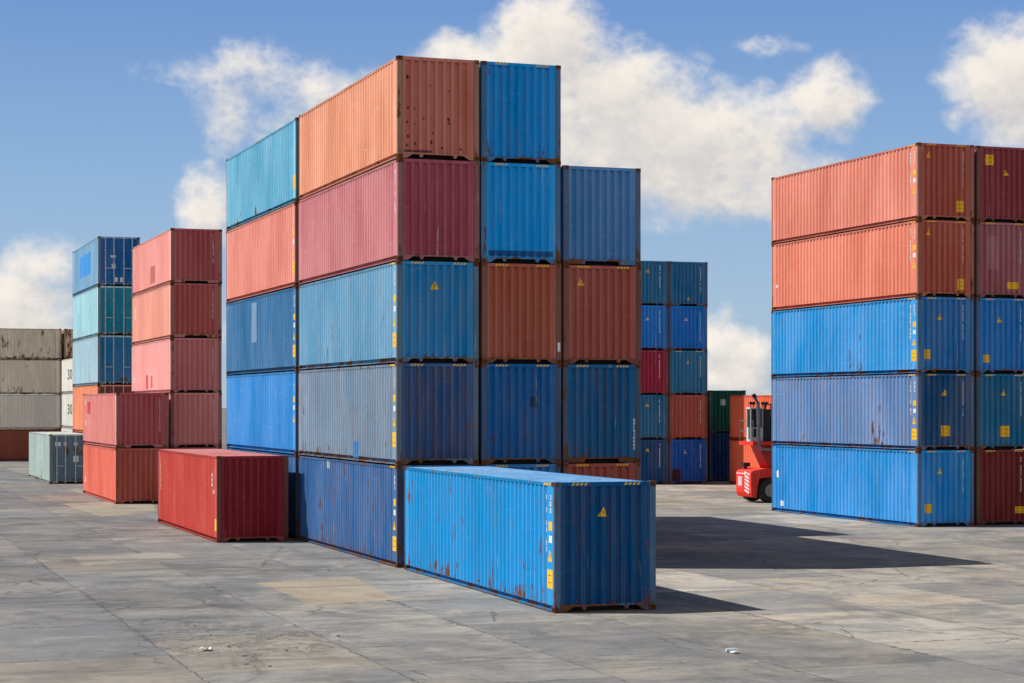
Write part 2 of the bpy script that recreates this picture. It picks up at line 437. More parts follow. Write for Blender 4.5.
def at(u, z): return ((u - 512) / FPX * z, z)
def ev(yaw): return (math.cos(yaw), math.sin(yaw))
def sv(yaw): return (-math.sin(yaw), math.cos(yaw))
def step(p, d, t): return (p[0] + d[0]*t, p[1] + d[1]*t)
def K(r, g, b):
    c = s2l((r, g, b))
    if c[0] < .12*c[2]: c = (c[0]*.6, c[1]*(1.24 if c[1] < .38*c[2] else 1.04), c[2]*.97)    # strong blues
    elif c[1] < .30*c[0]: c = (c[0], c[1]*1.15, c[2]*1.1)  # sun-bleached reds
    return tuple(min(.85, x) for x in c)
def stack(pre, corner, H, yaw, rows):
    z = 0
    for i, row in enumerate(rows):
        row = dict(row); h = row.pop('H', H)
        container('%s_%d' % (pre, i + 1), corner, z, h, yaw, **row); z += h
HZ, SD, SH = ('haz',), ('side',), ('sidehaz',)
e_, s_ = ev(TH), sv(TH)
# ---- front block: corner stack, middle stack, four-high stack
A0 = at(397.4, 55.46)
stack('corner', A0, HC, TH, [
  dict(colr=K(52, 92, 165), label='scuffed royal blue container on the concrete at the base of the orange-topped corner stack', rust=.40, fade=.5, wear=.8, marks=(SD, SH, ('patch', 'L', 8.1, .93, .5, .26, (.35, .42, .5)))),
  dict(colr=K(124, 152, 178), shaded_endc=K(52, 92, 140), label='chalky grey blue container second from the ground in the orange-topped corner stack', rust=.34, fade=.5, wear=1.0, marks=(HZ, SD, SH, ('patch', 'L', 4.6, .12, .7, .5, K(60, 105, 180)))),
  dict(colr=K(98, 162, 200), shaded_endc=K(20, 136, 200), label='teal blue container with a yellow triangle on its end, under the maroon one', rust=.28, fade=.5, wear=.7, marks=(HZ, SD, SH, ('tri', .46, .76))),
  dict(colr=K(202, 124, 130), shaded_endc=K(172, 72, 90), label='dusty maroon container directly under the faded orange one of the corner stack', rust=.08, fade=.45, wear=.35, marks=(('nearserial', .3, .45, .9),)),
  dict(colr=K(233, 158, 124), shaded_endc=K(198, 104, 88), label='faded orange container on top of the corner stack, dark rust pits on its end', rust=.07, fade=.5, wear=.35, postrust=.4,
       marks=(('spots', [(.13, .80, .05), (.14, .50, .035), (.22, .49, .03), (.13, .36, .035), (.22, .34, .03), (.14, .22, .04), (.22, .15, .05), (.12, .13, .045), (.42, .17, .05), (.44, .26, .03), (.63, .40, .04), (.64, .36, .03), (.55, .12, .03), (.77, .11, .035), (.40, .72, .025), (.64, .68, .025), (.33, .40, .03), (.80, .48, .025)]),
              ('patch', 'F', .62, .075, .86, .07, K(120, 50, 75)))),
])
A1 = step(A0, e_, 2.515)
stack('middle', A1, HC, TH, [
  dict(colr=K(30, 105, 190), label='blue container at the base beside the royal blue one, only its top edge showing', rust=.2, marks=(HZ,)),
  dict(colr=K(22, 92, 168), label='dark blue container with scraped end, under the red-brown one with the white post sticker', rust=.3, fade=.2, wear=.5, sill='A', marks=(HZ, ('patch', 'F', 1.62, .62, .22, .30, (.02, .06, .12)))),
  dict(colr=K(178, 88, 70), label='red-brown container with a white sticker on its post, beside the teal blue one', rust=.12, fade=.2, marks=(HZ, ('post', .17))),
  dict(colr=(.0, .36, .85), label='clean bright blue container directly above the red-brown one with the white post sticker', rust=.12, fade=.15, wear=.2, marks=(HZ, ('patch', 'F', 1.22, .10, 2.0, .16, K(20, 80, 150)))),
  dict(colr=(.0, .32, .80), label='rust-spotted bright blue container on top, beside the faded orange one', rust=.38, fade=.12, wear=.45, marks=(HZ,)),
])
A2 = step(A1, e_, 2.515)
stack('stepped', A2, HC, TH, [
  dict(colr=K(165, 75, 68), label='red-brown container at the base of the four-high stack, peeking over the loose blue one', rust=.12, fade=.15, sill='A', marks=(HZ,)),
  dict(colr=K(28, 94, 160), label='dark blue container with brown rust smears, second from the ground in the four-high stack', rust=.42, fade=.2, wear=.8, sill='B', marks=(HZ, ('serial', .92, .1, .45))),
  dict(colr=K(172, 84, 76), label='red-brown container with a yellow triangle high on its end, under the steel blue one', rust=.12, fade=.25, marks=(HZ, ('tri', .22, .83))),
  dict(colr=K(78, 138, 196), label='steel blue container on top of the four-high stack', rust=.08, fade=.3, wear=.3, sill='B'),
])
# ---- second row behind
B0 = step(A0, s_, LEN + .42)
stack('second', B0, HC, TH, [
  dict(colr=K(40, 95, 170), label='blue container on the ground behind the loose red one, under the vivid sky blue one'),
  dict(colr=K(48, 132, 226), label='vivid sky blue container just above the roof of the loose red one', rust=.18, fade=.3, wear=.5, marks=(('side', False),)),
  dict(colr=K(62, 116, 172), label='denim blue container with a pale smear, under the salmon pink one', rust=.10, fade=.45, wear=.4, marks=(SD, ('patch', 'L', 6.9, .66, .9, 1.5, K(120, 155, 190)))),
  dict(colr=K(226, 130, 118), label='salmon pink container directly under the cyan one', rust=.06, fade=.4, wear=.2, marks=(('side', True),)),
  dict(colr=K(100, 182, 216), label='cyan container on top, behind the faded orange one', rust=.30, fade=.5, wear=.6, marks=(('nearserial', .3, .55, .75), ('patch', 'L', .3, .24, .36, .5, (.75, .42, .03)))),
])
HID = 'container in the second row hidden behind the tall front stacks, part of their long shadow'
for q in (1, 2):
    stack('hidden%d' % q, step(B0, e_, 2.50*q), HC, TH, [dict(colr=c, label=HID) for c in
          (K(40, 95, 170), K(165, 75, 68), K(30, 105, 190), K(172, 84, 76), K(60, 116, 172))])
# ---- the two loose ones in front
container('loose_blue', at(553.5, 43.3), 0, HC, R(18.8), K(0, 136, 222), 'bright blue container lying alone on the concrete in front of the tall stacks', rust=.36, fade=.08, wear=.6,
          marks=(HZ, SD, SH, ('tri', .482, .765, .22)), shaded_endc=K(0, 74, 140))  # end darkened well below the side paint, its shade put into the colour
container('loose_red', at(217, 65.5), 0, HC, TH, K(196, 66, 58), 'dark red container lying alone on the concrete below the vivid sky blue one', rust=.03, fade=.18, wear=.12, shaded_endc=K(140, 28, 38), framec=(.16, .05, .04), postrust=.35,
          marks=(('farserial', .6, .35, .9, .22, CRM), ('nearserial', .95, .62, .9), ('nearserial', .72, .5, .82), ('patch', 'L', .3, .2, .3, .4, (.75, .42, .03))))
# ---- two-high pair and the all-red stack
D0 = at(116.2, 91.0)
stack('pair', D0, ST, TH, [
  dict(colr=K(232, 106, 88), shaded_endc=K(186, 84, 72), label='coral red container on the ground under the dusty pink one of a two-high pair', rust=.12, fade=.3, marks=(('farserial', .9, .2, .92, .30),)),
  dict(colr=K(226, 130, 126), shaded_endc=K(186, 74, 82), label='dusty pink container with a red patch on its side, upper of a two-high pair', rust=.1, fade=.35, sill='B', marks=(('farserial', .9, .15, .9, .30), ('patch', 'L', 10.0, .72, 1.0, .6, K(205, 60, 60)), ('serial', .83, .3, .9))),
])
E0 = at(170.8, 92.6)
stack('allred', E0, ST, TH, [
  dict(colr=K(170, 80, 76), label='red container at the foot of the all-red stack, behind the loose dark red one'),
  dict(colr=K(222, 142, 138), label='mauve brown container fourth down in the all-red stack, beside the two-high pair', rust=.06, fade=.3, marks=(('serial', .84, .3, .88),)),
  dict(colr=K(236, 166, 162), shaded_endc=K(214, 128, 128), label='pale rose container with red scrapes low on its side, third down in the all-red stack', rust=.08, fade=.4, marks=(('serial', .83, .3, .88), ('farserial', .9, .1, .9, .30), ('patch', 'L', 7.1, .22, .7, .7, K(190, 70, 70)), ('patch', 'L', 5.6, .22, .5, .6, K(180, 90, 90)))),
  dict(colr=K(242, 164, 146), shaded_endc=K(188, 84, 80), label='peach pink container second from the top in the all-red stack', rust=.06, fade=.3, sill='B', marks=(('serial', .83, .35, .88), ('farserial', .9, .1, .9, .30))),
  dict(colr=K(238, 158, 150), shaded_endc=K(188, 84, 88), label='pale pink container on top of the all-red stack, brown rectangle on its side', rust=.06, fade=.35, sill='B', marks=(('serial', .83, .35, .9), ('patch', 'L', 5.6, .28, 1.4, .85, K(196, 105, 100)))),
])
# ---- stack with its doors towards us
F0 = at(97.8, 114.9)
stack('doorstack', F0, HC, TH, [
  dict(colr=K(200, 105, 85), label='container at the foot of the door-end stack, hidden behind lower boxes', doors=True),
  dict(colr=K(246, 136, 104), doorc=K(130, 62, 56), label='orange container with brown doors under the pale aqua one', doors=True, rust=.1, fade=.2),
  dict(colr=K(170, 206, 222), doorc=K(14, 110, 178), label='pale aqua container with dark blue doors, under the turquoise one', doors=True, rust=.22, fade=.4, wear=.6),
  dict(colr=K(170, 222, 236), doorc=K(20, 140, 172), label='turquoise container with teal doors and rust low on its side', doors=True, rust=.3, fade=.4, wear=.6),
  dict(colr=K(122, 174, 210), doorc=K(16, 92, 176), label='blue container with a brighter blue square on its side, atop the door-end stack', doors=True, rust=.12, fade=.4,
       marks=(('doorlabel', .36, .60, .30, .14), ('doorlabel', .37, .40, .22, .26), ('doorlabel', .43, .13, .16, .28), ('doorlabel', .56, .13, .16, .28), ('patch', 'L', 6.0, .55, 5.0, 1.3, K(78, 150, 230)),)),
])
container('grey_green', at(49.8, 114.3), 0, HC, TH, K(178, 200, 196), 'weathered grey-green container standing alone on the ground with shut rusty doors', rust=.32, fade=.3, wear=.5, doors=True, doorc=K(96, 124, 142), marks=(('doorlabel', .20, .80, .34, .24), ('doorlabel', .37, .80, .16, .2), ('doorlabel', .62, .80, .2, .2), ('doorlabel', .62, .5, .3, .36)))
# ---- far row seen from the side
HY = TH + R(90)
H0 = at(61.3, 164)
stack('far', H0, ST, HY, [
  dict(colr=K(150, 74, 62), label='brown-red container at the base of the far cream stack', rust=.1, fade=.1),
  dict(H=HC, colr=(.82, .75, .64), label='plain grey-cream container above the brown-red one in the far cream stack', rust=.22, fade=.2, wear=.5),
  dict(H=HC, colr=(.85, .74, .57), label='yellowish cream container under the rust-streaked one in the far stack', rust=.32, fade=.2, wear=.7),
  dict(colr=(.84, .73, .58), label='rust-streaked grey cream container on top of the far cream stack', rust=.46, fade=.2, wear=.9),
])
stack('far2', step(H0, e_, LEN + .25), ST, HY, [
  dict(colr=K(150, 74, 62), label='container in the far row hidden behind the white stack'),
  dict(H=HC, colr=K(186, 184, 174), label='container in the far row hidden behind the white stack'),
  dict(H=HC, colr=K(204, 196, 172), label='container in the far row hidden behind the white stack'),
  dict(colr=K(235, 205, 170), label='rusty brown-grey container showing just above the white stack', rust=.62, fade=.2, wear=.9),
])
WF = at(61.6, 151.0); W0 = step(WF, s_, -LEN)
stack('white', W0, ST, TH, [
  dict(H=HC, colr=(.74, .74, .70), label='white container at the base of the white stack, above the roof of the grey-green one', rust=.1, fade=.1),
  dict(colr=(.78, .77, .71), label='white container with a black number, middle of the white stack', rust=.1, fade=.1, marks=(('big', '30', 8.6, .40, 1.05, 3.0),)),
  dict(colr=(.80, .79, .73), label='white container with a black number, topmost of the white stack', rust=.1, fade=.1, marks=(('big', '30', 8.6, .40, 1.05, 3.0),)),
])
# ---- far stacks in the gap
I0 = at(669.5, 114.0); I1 = step(I0, e_, -2.50)
TR = ('tri', .46, .77, .2); SR = ('serial', .77, .38, .9)
stack('gapnear', I1, ST, TH, [
  dict(colr=K(20, 72, 140), label='dark navy container on the ground, half hidden behind the four-high stack', marks=(TR, SR)),
  dict(colr=K(34, 104, 166), label='dull blue container under the maroon one in the far five-high stack', marks=(TR, SR)),
  dict(colr=K(158, 42, 72), label='maroon container in the middle of the far blue five-high stack', marks=(SR,), fade=.15),
  dict(colr=K(0, 118, 222), label='bright blue container directly above the maroon one in the far stack', marks=(('tri', .46, .7, .18, WHT), SR), fade=.15),
  dict(colr=K(36, 118, 172), label='teal blue container on top of the maroon one\'s stack, beside the four-high stack', marks=(TR, SR)),
])
stack('gapfar', I0, ST, TH, [
  dict(colr=K(12, 84, 192), label='royal blue container with a brown patch on the ground, under the far red-brown one', marks=(('tri', .42, .72, .2), ('serial', .83, .35, .88), ('patch', 'F', .42, .2, .6, .7, K(70, 40, 60))), fade=.12),
  dict(colr=K(168, 86, 78), label='red-brown container with a white number column, between far blue ones', marks=(('serial', .83, .35, .88),)),
  dict(colr=K(36, 112, 176), label='blue container with a yellow triangle directly above the far red-brown one', marks=(('tri', .49, .74, .2), ('serial', .83, .38, .88), HZ)),
  dict(colr=K(0, 112, 222), label='bright blue container with a white triangle, second from top at the gap', marks=(('tri', .45, .7, .18, WHT), ('serial', .83, .2, .88)), fade=.1),
  dict(colr=K(26, 112, 172), label='blue container atop the far stack, yellow triangle low on its end', marks=(('tri', .5, .17, .2), ('serial', .83, .32, .88)), sill='B'),
])
J0 = at(709.5, 118.0)
stack('green', J0, ST, TH, [
  dict(H=HC, colr=K(14, 56, 118), label='dark blue container on the ground under the dark green one', fade=.1),
  dict(colr=K(16, 92, 84), label='dark green container with a white sticker, beside the orange red pair', fade=.1, marks=(('patch', 'F', .95, .72, .3, .36, (.6, .66, .7)),)),
])
RF = at(729.3, 114.7); R0 = step(RF, s_, -LEN)
stack('orange', R0, ST, TH, [
  dict(colr=K(236, 98, 66), label='orange red container on the ground behind the red lift truck', rust=.05, fade=.2),
  dict(colr=K(238, 100, 68), label='orange red container upper of the pair behind the red lift truck cab', rust=.05, fade=.2),
])
# ---- block across the lane
PY = R(19.1); P0 = at(917.8, 73.85)
SRP = ('serial', .82, .42, .90)
stack('lane', P0, HC, PY, [
  dict(colr=K(26, 132, 226), label='bright blue container on the ground at the lane corner, beside the dark maroon one', rust=.18, fade=.3, wear=.4, marks=(HZ, SH, ('tri', .40, .73), ('plate', .20, .24, .28, .34), SRP, ('patch', 'L', 11.66, .56, .22, .30, (.75, .77, .78)), ('patch', 'L', 11.3, .13, .30, .22, (.75, .77, .78)))),
  dict(colr=K(98, 144, 200), shaded_endc=K(34, 84, 148), label='faded grey-blue container second from the ground in the salmon-topped stack', rust=.30, fade=.55, wear=.9, marks=(HZ, SD, SH, ('tri', .48, .75), ('plate', .5, .25), SRP)),
  dict(colr=K(34, 140, 230), shaded_endc=K(14, 108, 196), label='bright blue container directly under the lower salmon one', rust=.28, fade=.4, wear=.5, marks=(HZ, SD, SH, ('tri', .40, .74), ('plate', .19, .25, .26, .36), SRP)),
  dict(colr=K(230, 134, 110), shaded_endc=K(186, 88, 74), label='salmon container second from the top, above the bright blue ones by the lane', rust=.05, fade=.3, wear=.2, postrust=.4, marks=(HZ, ('side', False), SH, ('tri', .20, .84), ('plate', .78, .17, .3, .42), SRP, ('patch', 'L', 11.7, .36, .22, .14, (.75, .72, .70)))),
  dict(colr=K(226, 138, 118), shaded_endc=K(180, 84, 72), label='salmon container on top of the stack across the lane', rust=.05, fade=.3, wear=.2, postrust=.4, marks=(HZ, ('side', False), SH, ('tri', .20, .85), ('plate', .76, .19, .36, .42), SRP)),
])
P1 = step(P0, ev(PY), 2.56)
stack('lane2', P1, HC, PY, [
  dict(colr=K(120, 42, 46), label='dark maroon container on the ground beside the bright blue lane corner one', rust=.05, fade=.1, marks=(HZ, ('plate', .80, .2, .5, .26), SRP)),
  dict(colr=K(28, 100, 158), label='teal blue container directly above the dark maroon one', rust=.2, fade=.3, marks=(HZ, ('tri', .5, .75), ('plate', .52, .24, .36, .42), SRP)),
  dict(colr=K(10, 112, 206), label='bright blue container between the mauve one above and teal one below', rust=.12, fade=.2, marks=(HZ, ('tri', .42, .72), ('plate', .2, .2, .26, .3), SRP)),
  dict(colr=K(160, 86, 96), label='mauve brown container with pale smears, under the dark red topmost one', rust=.06, fade=.5, marks=(HZ, ('plate', .66, .17, .5, .26), SRP, ('patch', 'F', .72, .60, .5, 1.3, K(176, 116, 128)))),
  dict(colr=K(152, 64, 74), label='dark red container with a yellow plate high on its end, beside the top salmon one', rust=.05, fade=.2, marks=(('plate', .23, .82, .34, .40), ('tri', .53, .66))),
])

# ------------------------------------------------------------------ lift truck (rear towards the lane, long axis along the container ends)
def truck():
    t = bpy.data.objects.new('lift_truck', None); col.objects.link(t)
    p = at(751.0, 92.0); t.location = (p[0], p[1], 0); t.rotation_euler = (0, 0, TH)
    tag(t, 'red container lift truck with white cab behind the bright blue lane stack', 'lift truck')
    RED = paint('truck_red', (.78, .035, .022), .0, .12, .0); RED2 = plain('truck_red_dark', (.42, .02, .016), .5)
    RUB = plain('tyre_rubber', (.022, .022, .024), .85); RIM = plain('rim_grey', (.25, .25, .26), .5)
    CABW = plain('cab_white', (.62, .64, .66), .45); GLS = plain('cab_glass', (.018, .03, .035), .08, spec=.6, var=.3); STL = plain('pipe_steel', (.20, .20, .21), .4, .5)
    BK = plain('truck_black', (.02, .02, .022), .6)
    # local: x forward (away to the lane's far side), y across, z up; near rear corner at 0,0
    cw = MB(); cw.prism([(.0, .50), (.08, .28), (.30, .24), (.34, .60), (.44, 1.16), (2.2, 1.22), (2.2, 1.55), (.75, 1.62), (.1, 1.52), (0, 1.42)], 'y', .0, 1.6)
    link('counterweight', cw.mesh('counterweight', bevel=.03), t, RED)
    pl = MB()
    for k in range(6):
        z = .42 + k * .17
        pl.prism([(.20, z), (.20, z + .09), (.66, z + .22), (.66, z + .13)], 'x', -.012, -.004)
    st = link('warning_stripes', pl.mesh('warning_stripes'), t, WHT)
    np_ = MB(); np_.box(-.012, -.004, .95, 1.35, .78, 1.22, 0)
    link('number_plate', np_.mesh('number_plate'), t, plain('plate_grey', (.55, .56, .55), .5, var=.4, scale=14))
    tp = MB(); tp.box(-.012, -.004, .10, 1.5, 1.34, 1.39)
    link('reflector_strip', tp.mesh('reflector_strip'), t, WHT)
    ch = MB(); ch.box(.5, 6.0, .45, 1.45, .55, 1.15); ch.box(1.5, 6.0, .25, 1.65, 1.25, 1.45)
    link('chassis', ch.mesh('chassis', bevel=.02), t, RED2)
    for x, r in ((.98, .58), (5.2, .72)):
        for y in (.06, 1.86):
            w = MB(); w.cyl((x, y, r), 'y', r, .34, 36); wo = link('wheel', w.mesh('wheel', bevel=.05), t, RUB)
            h = MB(); h.cyl((x, y + (-.165 if y < 1 else .165), r), 'y', r*.52, .06, 24); h.cyl((x, y + (-.2 if y < 1 else .2), r), 'y', r*.2, .05, 12)
            link('rim', h.mesh('rim'), wo, RIM)
    dk = MB(); dk.prism([(.12, 2.70), (2.9, 2.70), (2.9, 2.88), (.12, 2.88)], 'y', .05, 1.55)
    link('platform', dk.mesh('platform', bevel=.015), t, RED)
    ar = MB(); ar.prism([(.55, 2.69), (1.7, 2.69), (2.4, 1.46), (1.15, 1.46)], 'y', .3, 1.2)
    link('cab_support', ar.mesh('cab_support', bevel=.02), t, RED2)
    X0, Z0, CW_, YB = .10, 2.885, .66, .68
    cb = MB(); cb.box(X0, X0 + CW_, .25, YB, Z0, Z0 + .66); cb.box(X0 - .03, X0 + CW_ + .02, .24, YB + .01, Z0 + 1.52, Z0 + 1.60)
    for x in (X0, X0 + CW_ - .05):
        for y in (.25, YB - .05): cb.box(x, x + .05, y, y + .05, Z0 + .66, Z0 + 1.52)
    cb.box(X0 + .38, X0 + .43, .25, .30, Z0 + .66, Z0 + 1.52)
    c = link('cab', cb.mesh('cab', bevel=.01), t, CABW)
    g = MB(); za, zb = Z0 + .65, Z0 + 1.53; xa, xb = X0 + .015, X0 + CW_ - .015
    g.box(xa, xb, .265, .275, za, zb); g.box(xa, xb, YB - .025, YB - .015, za, zb); g.box(xa, xa + .01, .276, YB - .026, za, zb); g.box(xb - .01, xb, .276, YB - .026, za, zb)
    g.box(X0 + .08, X0 + .30, .243, .249, Z0 + .2, Z0 + .60)
    link('window', g.mesh('window'), c, GLS)
    sg = MB(); sg.box(X0 + .06, X0 + .6, .262, .264, Z0 + .95, Z0 + .99); sg.box(X0 - .06, X0 - .03, .3, .36, Z0 + .1, Z0 + 1.5); sg.box(X0 - .06, X0 + .0, .3, .36, Z0 + 1.1, Z0 + 1.13); sg.box(X0 - .06, X0 + .0, .3, .36, Z0 + .3, Z0 + .33)
    link('grab_rail', sg.mesh('grab_rail'), c, BK)
    for x in (X0 + .0, X0 + .14, X0 + .62, X0 + .80):
        l = MB(); l.cyl((x, .22, Z0 + 1.80), 'y', .075, .12, 12); l.box(x - .02, x + .02, .2, .24, Z0 + 1.62, Z0 + 1.75); link('work_light', l.mesh('work_light'), c, BK)
    b = MB(); b.cyl((X0 + .42, .5, Z0 + 1.70), 'z', .06, .2, 12); link('beacon', b.mesh('beacon'), c, plain('beacon_orange', (.8, .2, .02), .3))
    ex = MB(); ex.tube([(.22, .05, 4.98), (.28, .04, 4.86), (.38, .03, 4.70), (.41, .03, 4.0), (.41, .03, 2.85), (.44, .03, 2.64), (.58, .03, 2.52), (1.9, .03, 2.48)], .085, 12)
    link('exhaust_pipe', ex.mesh('exhaust_pipe'), t, STL)
    tip = MB(); tip.tube([(.15, .055, 5.10), (.23, .05, 4.96)], .10, 12); link('exhaust_tip', tip.mesh('exhaust_tip'), t, BK)
    hr = MB()
    for y in (.1, .8, 1.5): hr.tube([(.16, y, 2.88), (.16, y, 3.85)], .022, 8)
    for z in (3.36, 3.85): hr.tube([(.16, .1, z), (.16, 1.5, z)], .022, 8)
    hr.tube([(.16, 1.5, 3.85), (.5, 1.5, 3.85)], .022, 8)
    link('railing', hr.mesh('railing'), t, STL)
    ma = MB(); ma.box(3.0, 3.2, .3, .5, 1.3, 4.5); ma.box(3.0, 3.2, 1.3, 1.5, 1.3, 4.5)
    for x in (.80, 1.12): ma.box(x, x + .07, .18, .25, 2.885, 4.6)
    ma.box(.80, 1.19, .181, .249, 4.601, 4.66)
    for z in (3.2, 3.6, 4.0, 4.3): ma.box(.871, 1.119, .19, .24, z, z + .05)
    ma.box(.80, 2.9, .5, 1.3, 2.885, 4.4)
    link('ladder_frame', ma.mesh('ladder_frame'), t, BK)
    mt = MB()
    for y in (.35, 1.35): mt.box(6.0, 6.3, y, y + .2, .3, 7.0)
    for z in (1.5, 3.5, 5.5, 6.8): mt.box(6.02, 6.28, .54, 1.36, z, z + .2)
    link('mast', mt.mesh('mast', bevel=.01), t, BK)
    hd = MB(); hd.box(.3, .42, 1.25, 1.4, 1.54, 1.68); hd.box(.22, .55, 1.2, 1.5, 1.68, 1.86); link('tail_lamp', hd.mesh('tail_lamp'), t, BK)
truck()

# ------------------------------------------------------------------ ground
def ground_mat(tint=None):
    m = bpy.data.materials.new('yard_concrete' if tint is None else 'patch_concrete'); m.use_nodes = True; nt = m.node_tree; b = nt.nodes['Principled BSDF']
    geo = N(nt, 'ShaderNodeNewGeometry'); P = geo.outputs['Position']
    mp = N(nt, 'ShaderNodeMapping'); mp.vector_type = 'TEXTURE'; mp.inputs['Rotation'].default_value = (0, 0, TH + R(90)); L(nt, P, mp.inputs['Vector'])
    Q = mp.outputs[0]                                # x along the joints that run away from us, y across
    wob = NZ(nt, P, 1.3, 5, .7)
    wv = N(nt, 'ShaderNodeCombineXYZ'); L(nt, M(nt, 'MULTIPLY', M(nt, 'SUBTRACT', wob, .5), .22), wv.inputs[0]); L(nt, M(nt, 'MULTIPLY', M(nt, 'SUBTRACT', NZ(nt, P, 1.7, 5, .7), .5), .22), wv.inputs[1])
    Qw = VM(nt, 'ADD', VM(nt, 'ADD', Q, wv.outputs[0]), (1.7, 2.75, 0))
    def brick(vec, mort):
        n = N(nt, 'ShaderNodeTexBrick'); L(nt, vec, n.inputs['Vector']); n.offset = .5; n.offset_frequency = 2
        n.inputs['Scale'].default_value = 1; n.inputs['Brick Width'].default_value = 5.4; n.inputs['Row Height'].default_value = 3.3
        n.inputs['Mortar Size'].default_value = mort; n.inputs['Mortar Smooth'].default_value = .3; n.inputs['Bias'].default_value = 0
        n.inputs['Color1'].default_value = (0, 0, 0, 1); n.inputs['Color2'].default_value = (1, 1, 1, 1); n.inputs['Mortar'].default_value = (.5, .5, .5, 1)
        return n
    bk = brick(Qw, .018); bk2 = brick(Qw, .10)
    rnd = bk.outputs['Color']; joint = bk.outputs['Fac']; jw = bk2.outputs['Fac']
    wn = N(nt, 'ShaderNodeTexWhiteNoise'); wn.noise_dimensions = '3D'; L(nt, rnd, wn.inputs['Vector'])
    r1 = wn.outputs['Value']; rs = N(nt, 'ShaderNodeSeparateXYZ'); L(nt, wn.outputs['Color'], rs.inputs[0]); r2, r3 = rs.outputs[1], rs.outputs[2]
    px = N(nt, 'ShaderNodeSeparateXYZ'); L(nt, P, px.inputs[0])
    O = lambda a, b_: VM(nt, 'ADD', P, (a, b_, 0))
    big = NZ(nt, P, .09, 4, .6); mid = NZ(nt, P, .55, 7, .68, .4); fine = NZ(nt, P, 5, 8, .72); gr = NZ(nt, P, 60, 2, .6)
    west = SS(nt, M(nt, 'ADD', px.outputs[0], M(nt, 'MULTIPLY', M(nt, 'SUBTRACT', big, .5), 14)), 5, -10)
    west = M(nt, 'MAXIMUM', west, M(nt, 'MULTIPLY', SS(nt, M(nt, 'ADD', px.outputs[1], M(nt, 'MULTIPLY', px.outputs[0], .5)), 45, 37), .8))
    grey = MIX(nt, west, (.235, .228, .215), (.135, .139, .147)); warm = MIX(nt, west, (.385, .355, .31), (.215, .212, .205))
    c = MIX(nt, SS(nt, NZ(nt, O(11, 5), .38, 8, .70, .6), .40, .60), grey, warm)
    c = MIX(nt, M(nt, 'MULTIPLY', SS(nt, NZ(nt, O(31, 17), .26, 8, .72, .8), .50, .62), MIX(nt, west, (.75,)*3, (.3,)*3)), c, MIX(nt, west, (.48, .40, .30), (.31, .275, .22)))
    if tint is not None: c = MIX(nt, .58, c, (*tint, 1))
    else:
        c = MIX(nt, M(nt, 'MULTIPLY', SS(nt, r2, .74, .82), .34), c, (.36, .305, .23))
        c = MIX(nt, M(nt, 'MULTIPLY', SS(nt, r3, .70, .78), .5), c, (.17, .175, .185))
    v = M(nt, 'ADD', M(nt, 'ADD', .20, M(nt, 'MULTIPLY', mid, .62)), M(nt, 'ADD', M(nt, 'MULTIPLY', fine, .66), M(nt, 'MULTIPLY', gr, .36)))
    if tint is None: v = M(nt, 'MULTIPLY', v, M(nt, 'ADD', .84, M(nt, 'MULTIPLY', r1, .30)))
    h = N(nt, 'ShaderNodeHueSaturation'); L(nt, c, h.inputs['Color']); L(nt, v, h.inputs['Value']); c = h.outputs[0]
    # dark oily and tyre-worn stains
    Ps = VM(nt, 'MULTIPLY', Q, (.5, 1.0, 1))
    stn = SS(nt, NZ(nt, Ps, .42, 8, .70, .8), .53, .66); c = MIX(nt, M(nt, 'MULTIPLY', stn, .55), c, (.095, .093, .092))
    Pt = VM(nt, 'MULTIPLY', Q, (1.0, .12, 1))
    stt = SS(nt, NZ(nt, Pt, .9, 7, .68, .6), .53, .66); c = MIX(nt, M(nt, 'MULTIPLY', stt, .5), c, (.10, .097, .095))
    pale = SS(nt, NZ(nt, O(61, 7), .6, 9, .75, .5), .55, .66); c = MIX(nt, M(nt, 'MULTIPLY', pale, .42), c, (.44, .41, .36))
    spot = SS(nt, NZ(nt, P, 2.2, 6, .66), .64, .72); c = MIX(nt, M(nt, 'MULTIPLY', spot, .6), c, (.06, .058, .058))
    speck = SS(nt, NZ(nt, P, 14, 4, .65), .64, .72); c = MIX(nt, M(nt, 'MULTIPLY', speck, .45), c, (.08, .075, .07))
    # joints: thin dark line, broken and crumbled in places
    crum = SS(nt, NZ(nt, O(4, 9), .28, 3, .6), .50, .60)
    jm = M(nt, 'MULTIPLY', joint, M(nt, 'ADD', .12, M(nt, 'MULTIPLY', SS(nt, NZ(nt, P, .8, 5, .68), .40, .56), .74)))
    jc = M(nt, 'MULTIPLY', M(nt, 'MULTIPLY', jw, crum), SS(nt, NZ(nt, P, 5, 5, .7), .52, .58))
    jm = M(nt, 'MAXIMUM', jm, jc)
    # cracks
    vo = N(nt, 'ShaderNodeTexVoronoi'); vo.feature = 'DISTANCE_TO_EDGE'; vo.inputs['Scale'].default_value = .24
    L(nt, VM(nt, 'ADD', P, VM(nt, 'SCALE', wv.outputs[0], s=4.0)), vo.inputs['Vector'])
    ck = M(nt, 'MULTIPLY', SS(nt, vo.outputs['Distance'], .010, .002), SS(nt, NZ(nt, P, .22, 3, .6), .50, .58))
    jm = M(nt, 'MAXIMUM', jm, M(nt, 'MULTIPLY', ck, .8))
